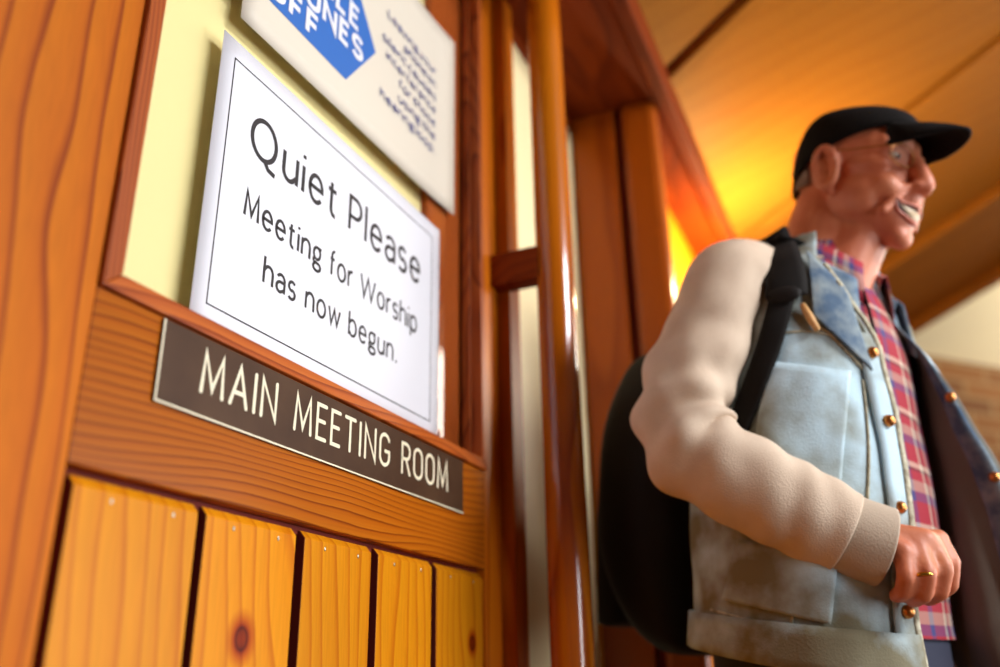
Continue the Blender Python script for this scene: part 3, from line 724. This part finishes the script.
# jacket shell, open in front, left front swung wide
PHR = 17
def pr_(z): return PHR-6*math.exp(-((z-1.22)/.12)**2)+max(0, (z-1.33)/.19)**1.2*46
def fold(ph, z): return .0045*noise.noise(Vector((ph*.035, z*9, 1.3)))+.0022*noise.noise(Vector((ph*.09, z*22, 4)))
def jgrid():
    g = []
    NZ, NP, NF = 46, 84, 12
    for i in range(NZ+1):
        z = .975+(1.52-.975)*i/NZ; row = []
        phr = pr_(z)
        pl0 = 318-max(0, (z-1.44)/.08)*4
        for j in range(NP+1):
            ph = phr+(pl0-phr)*j/NP; row.append(jpt(ph, z, fold(ph, z)))
        # left front: leaves the chest and swings out
        a = row[-1]; fl = min(1, max(.003, (1.40-z)/.36)**.7)
        for k in range(1, NF+1):
            t = k/NF
            out = FV*(.104*t*fl)+RV*(.055*t-.10*t*t*(1-.3*fl)*fl+.012*math.sin(t*7+z*6)*fl*.6)-UV_*(.10*t*hang(z))
            row.append(a+out)
        g.append(row)
    return g
JG = jgrid()
b2 = bmesh.new(); sheet(b2, JG); bmesh.ops.reverse_faces(b2, faces=b2.faces); jk = mpart('jacket', b2, 'denim'); jk.data.materials.append(M['lining'])
sm = jk.modifiers.new('s', 'SOLIDIFY'); sm.thickness = .005; sm.offset = -1; sm.material_offset = 1; sm.material_offset_rim = 0
bpy.context.view_layer.update()
b3 = bmesh.new(); sheet(b3, JG); b3.normal_update(); BV = BVHTree.FromBMesh(b3); b3.free()
def hit(px, py, off=.003):
    d = (AX*((px-500)/FPX)+AY*((333.5-py)/FPX)+AZ).normalized()
    l, n, i, ds = BV.ray_cast(CAMP, d)
    if l is None: return at(px, py, MX-.1), -d
    if n.dot(d) > 0: n = -n
    return l+n*off, n
def patch(name, corners, mat, off=.003, n=24, m=18, parent=jk, th=.002):
    """cloth patch lying on the jacket; corners are four places on it (bl, br, tr, tl)"""
    b2 = bmesh.new(); g = []
    for i in range(m+1):
        row = []
        for j in range(n+1):
            u, v = j/n, i/m
            x = (corners[0][0]*(1-u)+corners[1][0]*u)*(1-v)+(corners[3][0]*(1-u)+corners[2][0]*u)*v
            y = (corners[0][1]*(1-u)+corners[1][1]*u)*(1-v)+(corners[3][1]*(1-u)+corners[2][1]*u)*v
            row.append(hit(x, y, off)[0])
        g.append(row)
    sheet(b2, g); o = mpart(name, b2, mat, parent); s_ = o.modifiers.new('s', 'SOLIDIFY'); s_.thickness = th; s_.offset = 0; return o
def seamline(pts, rad=.0016, mat='seam', name='seam'):
    b2 = bmesh.new(); tube(b2, [hit(x, y, .0015)[0] for x, y in cr(pts, 6)], rad, 8); mpart(name, b2, mat, jk)
# waistband
b2 = bmesh.new(); g = []
for i in range(5):
    row = []
    z = .974+.045*i/4
    for j in range(85):
        ph = PHR+(318-PHR)*j/84; row.append(jpt(ph, z, .0035+fold(ph, .99)))
    g.append(row)
sheet(b2, g); wb = mpart('waistband', b2, 'denim', jk); sm = wb.modifiers.new('s', 'SOLIDIFY'); sm.thickness = .004
# right placket with buttons, sampled down the front edge
b2 = bmesh.new(); g = []
for i in range(30):
    z = .98+(1.345-.98)*i/29; g.append([jpt(pr_(z)+dp, z, .003+fold(pr_(z)+dp, z)) for dp in (0, 4, 8, 12)])
sheet(b2, g); pk = mpart('placket', b2, 'denim', jk); sm = pk.modifiers.new('s', 'SOLIDIFY'); sm.thickness = .003
b2 = bmesh.new(); g = []
for i in range(30):
    z = .98+(1.44-.98)*i/29; ph0 = pr_(z)
    g.append([jpt(ph0+dp, z, .0045+fold(ph0, z)) for dp in (-.6, .6, 2.0)])
sheet(b2, g); o_ = mpart('edge_stitching', b2, 'seam', jk); sm = o_.modifiers.new('s', 'SOLIDIFY'); sm.thickness = .003
for z in (1.04, 1.14, 1.235, 1.32):
    c = jpt(pr_(z)+6, z, .006); b2 = bmesh.new(); ball(b2, c, (.0075, .0075, .0075), None, 14); mpart('button', b2, 'copper', jk)
for k, z in enumerate((1.30, 1.19, 1.08)):
    i = int((z-.975)/(1.52-.975)*46); c = JG[i][-2]; b2 = bmesh.new(); ball(b2, c+RV*.014, (.007, .007, .007), None, 14); mpart('button', b2, 'copper', jk)
# left edge facing in worn denim
b2 = bmesh.new(); g = [[JG[i][j]+RV*.012 for j in (-6, -5, -4, -3, -2, -1)] for i in range(0, 44)]
sheet(b2, g); fc = mpart('facing', b2, 'denim_blue', jk); sm = fc.modifiers.new('s', 'SOLIDIFY'); sm.thickness = .003
# jacket collar
b2 = bmesh.new(); g = []
for i in range(6):
    row = []
    for j in range(49):
        ph = 40+(360-80)*j/48; fr = max(0, math.cos(R(ph)))
        z, o_ = [(1.478, .0), (1.502, .002), (1.512, .006), (1.504, .016), (1.476, .028), (1.452, .036)][i]
        w, d = .082, .078
        row.append(BP((w+o_)*math.sin(R(ph)), (d+o_+.02*fr)*math.cos(R(ph)), z)+UV_*(-.10*fr**1.2-(.03*fr if i > 3 else 0)))
    g.append(row)
sheet(b2, g); jc = mpart('collar', b2, 'denim_blue', jk); sm = jc.modifiers.new('s', 'SOLIDIFY'); sm.thickness = .003
# sleeves
def sleeve(path, rads, nm, seedv, wrinkle):
    P = cr([tuple(p) for p in path], 10); RD = cr([(r,) for r in rads], 10); b2 = bmesh.new()
    rings = tube(b2, P, [r[0] for r in RD], 40, caps=False, up=(1, 0, 0))
    n = len(rings)
    for i, ring in enumerate(rings):
        t = i/(n-1); c = Vector(P[i])
        for k, v in enumerate(ring):
            d = (v.co-c).normalized(); a = 2*math.pi*k/40
            w = wrinkle(t)
            dv = w*(math.sin(t*60+2.6*math.sin(a+seedv)+seedv)*.55+noise.noise(Vector((math.cos(a)*1.6, math.sin(a)*1.6, t*16+seedv)))*1.1)
            v.co += d*dv
    o = mpart(nm, b2, 'fleece', jk); s_ = o.modifiers.new('s', 'SOLIDIFY'); s_.thickness = .003; s_.offset = 1
    s2 = o.modifiers.new('sub', 'SUBSURF'); s2.levels = 1; s2.render_levels = 1; return o
wr = lambda t: (.0024 if .12 < t < .66 else .001)+.006*math.exp(-((t-.5)/.16)**2)+.0012*math.exp(-((t-.85)/.1)**2)
sl = sleeve([BP(.112, -.012, 1.466), at(729, 280, 1.06), at(706, 340, 1.04), at(685, 400, 1.02), at(692, 447, 1.012), at(748, 483, 1.018), at(800, 511, 1.034), at(845, 533, 1.048)],
            [.037, .047, .051, .052, .053, .051, .048, .044], 'sleeve', .4, wr)
b2 = bmesh.new(); P = cr([tuple(at(836, 529, 1.045)), tuple(at(858, 538, 1.052)), tuple(at(884, 547, 1.061))], 8)
tube(b2, P, [(.041, .041) for _ in P], 40, caps=False); cu = mpart('cuff', b2, 'cuff', sl); sm = cu.modifiers.new('s', 'SOLIDIFY'); sm.thickness = .003; sm.offset = 1
sl2 = sleeve([BP(-.09, -.005, 1.455), BP(-.165, -.01, 1.39), BP(-.20, -.02, 1.27), EL_L, BP(-.222, .02, 1.03), WR_L], [.05, .060, .058, .054, .048, .042], 'sleeve', 2.1, wr)
# chest pocket, yoke and panel seams, tan tab
patch('pocket', [(748, 505), (838, 505), (848, 372), (768, 362)], 'denim', .0042)
patch('lapel', [(812, 318), (868, 372), (842, 292), (806, 256)], 'denim_blue', .007)
seamline([(812, 320), (835, 340), (866, 374)], .0022); seamline([(770, 395), (810, 402), (848, 402)], .0012)
seamline([(770, 335), (810, 332), (858, 342)]); seamline([(846, 372), (842, 440), (835, 520)]); seamline([(862, 380), (868, 450), (866, 520)])
seamline([(712, 610), (780, 628), (850, 640), (920, 648)]); seamline([(800, 560), (795, 600), (790, 640)])
patch('side_pocket', [(725, 600), (830, 625), (836, 560), (740, 540)], 'denim', .005)
b2 = bmesh.new(); tube(b2, [hit(801, 308, .008)[0], hit(808, 320, .008)[0], hit(816, 333, .008)[0]], [.0035, .005, .004], 10); mpart('zip_tab', b2, 'tan', jk)
# trousers and shoes
b2 = bmesh.new()
g = []
for i in range(10):
    z = .80+.235*i/9; g.append([BP(.165*sgp(math.sin(2*math.pi*j/40), .9), -.005+.122*sgp(math.cos(2*math.pi*j/40), .9), z) for j in range(40)])
sheet(b2, g, closed=True)
for s, st in ((1, -.10), (-1, .14)):
    hip, kn, an = BP(s*.083, -.01, .84), BP(s*.085, st*.5+.03, .48), BP(s*.085, st-.02, .05)
    tube(b2, cr([tuple(hip), tuple(kn), tuple(an)], 8), [.098-.034*min(1, i/14) for i in range(17)], 24)
mpart('trousers', b2, 'jeans')
for s, st in ((1, -.10), (-1, .14)):
    b2 = bmesh.new(); an = BP(s*.085, st-.02, 0); g = []
    for i, (z, k) in enumerate(((0, 1), (.02, 1.03), (.022, .97), (.05, .93), (.08, .6), (.10, .5))):
        g.append([an+FV*((.05*min(1, 1.6-k*.6) if k > .9 else -.0)+(.135 if k > .9 else .058)*k*math.cos(2*math.pi*j/28))+RV*(.046*k*sgp(math.sin(2*math.pi*j/28), .8))+UV_*z for j in range(28)])
    vs = sheet(b2, g, closed=True); b2.faces.new(vs[0][::-1]); b2.faces.new(vs[-1]); mpart('shoe', b2, 'shoe')
# ring
b2 = bmesh.new(); A, B = hx(921, 566, 1.0455), hx(924.5, 581, 1.0435); ax = (B-A).normalized(); c = hx(922.5, 577, 1.043)
a_ = ax.orthogonal().normalized(); b_ = ax.cross(a_)
tube(b2, [c+a_*.0125*math.cos(t)+b_*.0125*math.sin(t) for t in [2*math.pi*k/24 for k in range(25)]], (.0022), 8); mpart('ring', b2, 'brass')

# ---- backpack
bp = empty('backpack', tuple(BP(0, -.2, 1.0)))
tag(bp, 'black backpack worn on the back of the person in the denim jacket', 'bag')
def bpart(name, bm, mat, parent=None, smooth=True, bevel=0):
    o = obj(name, bm, M[mat], None, smooth, bevel); p = parent or bp; o.parent = p
    o.matrix_parent_inverse = Matrix.Translation(-bp.location) if p is bp else Matrix.Identity(4); return o
rows = [(.988, -.150, -.190, .07), (.998, -.147, -.205, .115), (1.04, -.145, -.245, .138), (1.125, -.142, -.285, .15), (1.22, -.140, -.288, .15), (1.31, -.138, -.28, .144), (1.375, -.136, -.262, .128), (1.405, -.136, -.235, .115), (1.415, -.14, -.2, .08)]
rows = cr(rows, 4); b2 = bmesh.new(); g = []
for z, f0, f1, hw in rows:
    fc_, fd_ = (f0+f1)/2, abs(f0-f1)/2
    g.append([BP(hw*sgp(math.sin(2*math.pi*j/48), .55), fc_+fd_*sgp(math.cos(2*math.pi*j/48), .55), z)+(RV+FV)*.003*noise.noise(Vector((j*.3, z*12, 0))) for j in range(48)])
vs = sheet(b2, g, closed=True); b2.faces.new(vs[0][::-1]); b2.faces.new(vs[-1]); bpart('pack_body', b2, 'bag')
b2 = bmesh.new(); g = []
for z, k in ((1.03, .3), (1.035, 1), (1.08, 1.02), (1.18, 1.02), (1.2, .9), (1.205, .3)):
    g.append([BP(.105*sgp(math.sin(2*math.pi*j/32), .5), -.282+(.028*k)*sgp(math.cos(2*math.pi*j/32), .5)-.005*k, z) for j in range(32)])
vs = sheet(b2, g, closed=True); b2.faces.new(vs[0][::-1]); b2.faces.new(vs[-1]); bpart('front_pocket', b2, 'bag')
def strap(name, pts, wid, th, off, mat='web', parent=None):
    H = [hit(x, y, off) for x, y in cr(pts, 5)]; b2 = bmesh.new(); g = []
    for i, (p, n) in enumerate(H):
        t = (H[min(i+1, len(H)-1)][0]-H[max(i-1, 0)][0]).normalized(); s_ = t.cross(n).normalized(); w = wid[0]+(wid[1]-wid[0])*i/(len(H)-1)
        g.append([p+s_*w/2*k+n*(th*.5*(1-k*k)) for k in (-1, -.6, 0, .6, 1)])
    sheet(b2, g); o = bpart(name, b2, mat, parent); sm = o.modifiers.new('s', 'SOLIDIFY'); sm.thickness = th; return o
st_ = strap('shoulder_strap', [(768, 236), (778, 252), (785, 275), (786, 300)], (.052, .050), .010, .010)
b2 = bmesh.new()
tube(b2, cr([tuple(BP(.085, -.145, 1.40)), tuple(BP(.088, -.10, 1.475)), tuple(BP(.085, -.045, 1.502)), tuple(BP(.085, .01, 1.497)), tuple(hit(772, 243, .012)[0])], 6), [(.006, .026)]*25, 16, up=(0, 0, 1)); bpart('strap_top', b2, 'web', st_)
strap('webbing', [(783, 296), (772, 340), (757, 385), (742, 425), (728, 470)], (.030, .030), .004, .007, parent=st_)
p_, n_ = hit(783, 300, .012); b2 = bmesh.new(); ball(b2, p_, (.005, .022, .011), None, 14); bpart('buckle', b2, 'bag', st_)
b2 = bmesh.new()
tube(b2, cr([tuple(BP(-.085, -.145, 1.40)), tuple(BP(-.088, -.10, 1.475)), tuple(BP(-.09, -.03, 1.495)), tuple(BP(-.105, .035, 1.45)), tuple(BP(-.135, .07, 1.35)), tuple(BP(-.18, .04, 1.2)), tuple(BP(-.18, -.06, 1.1)), tuple(BP(-.12, -.15, 1.05))], 6), [(.005, .022)]*43, 14, up=(0, 0, 1)); bpart('shoulder_strap', b2, 'web')
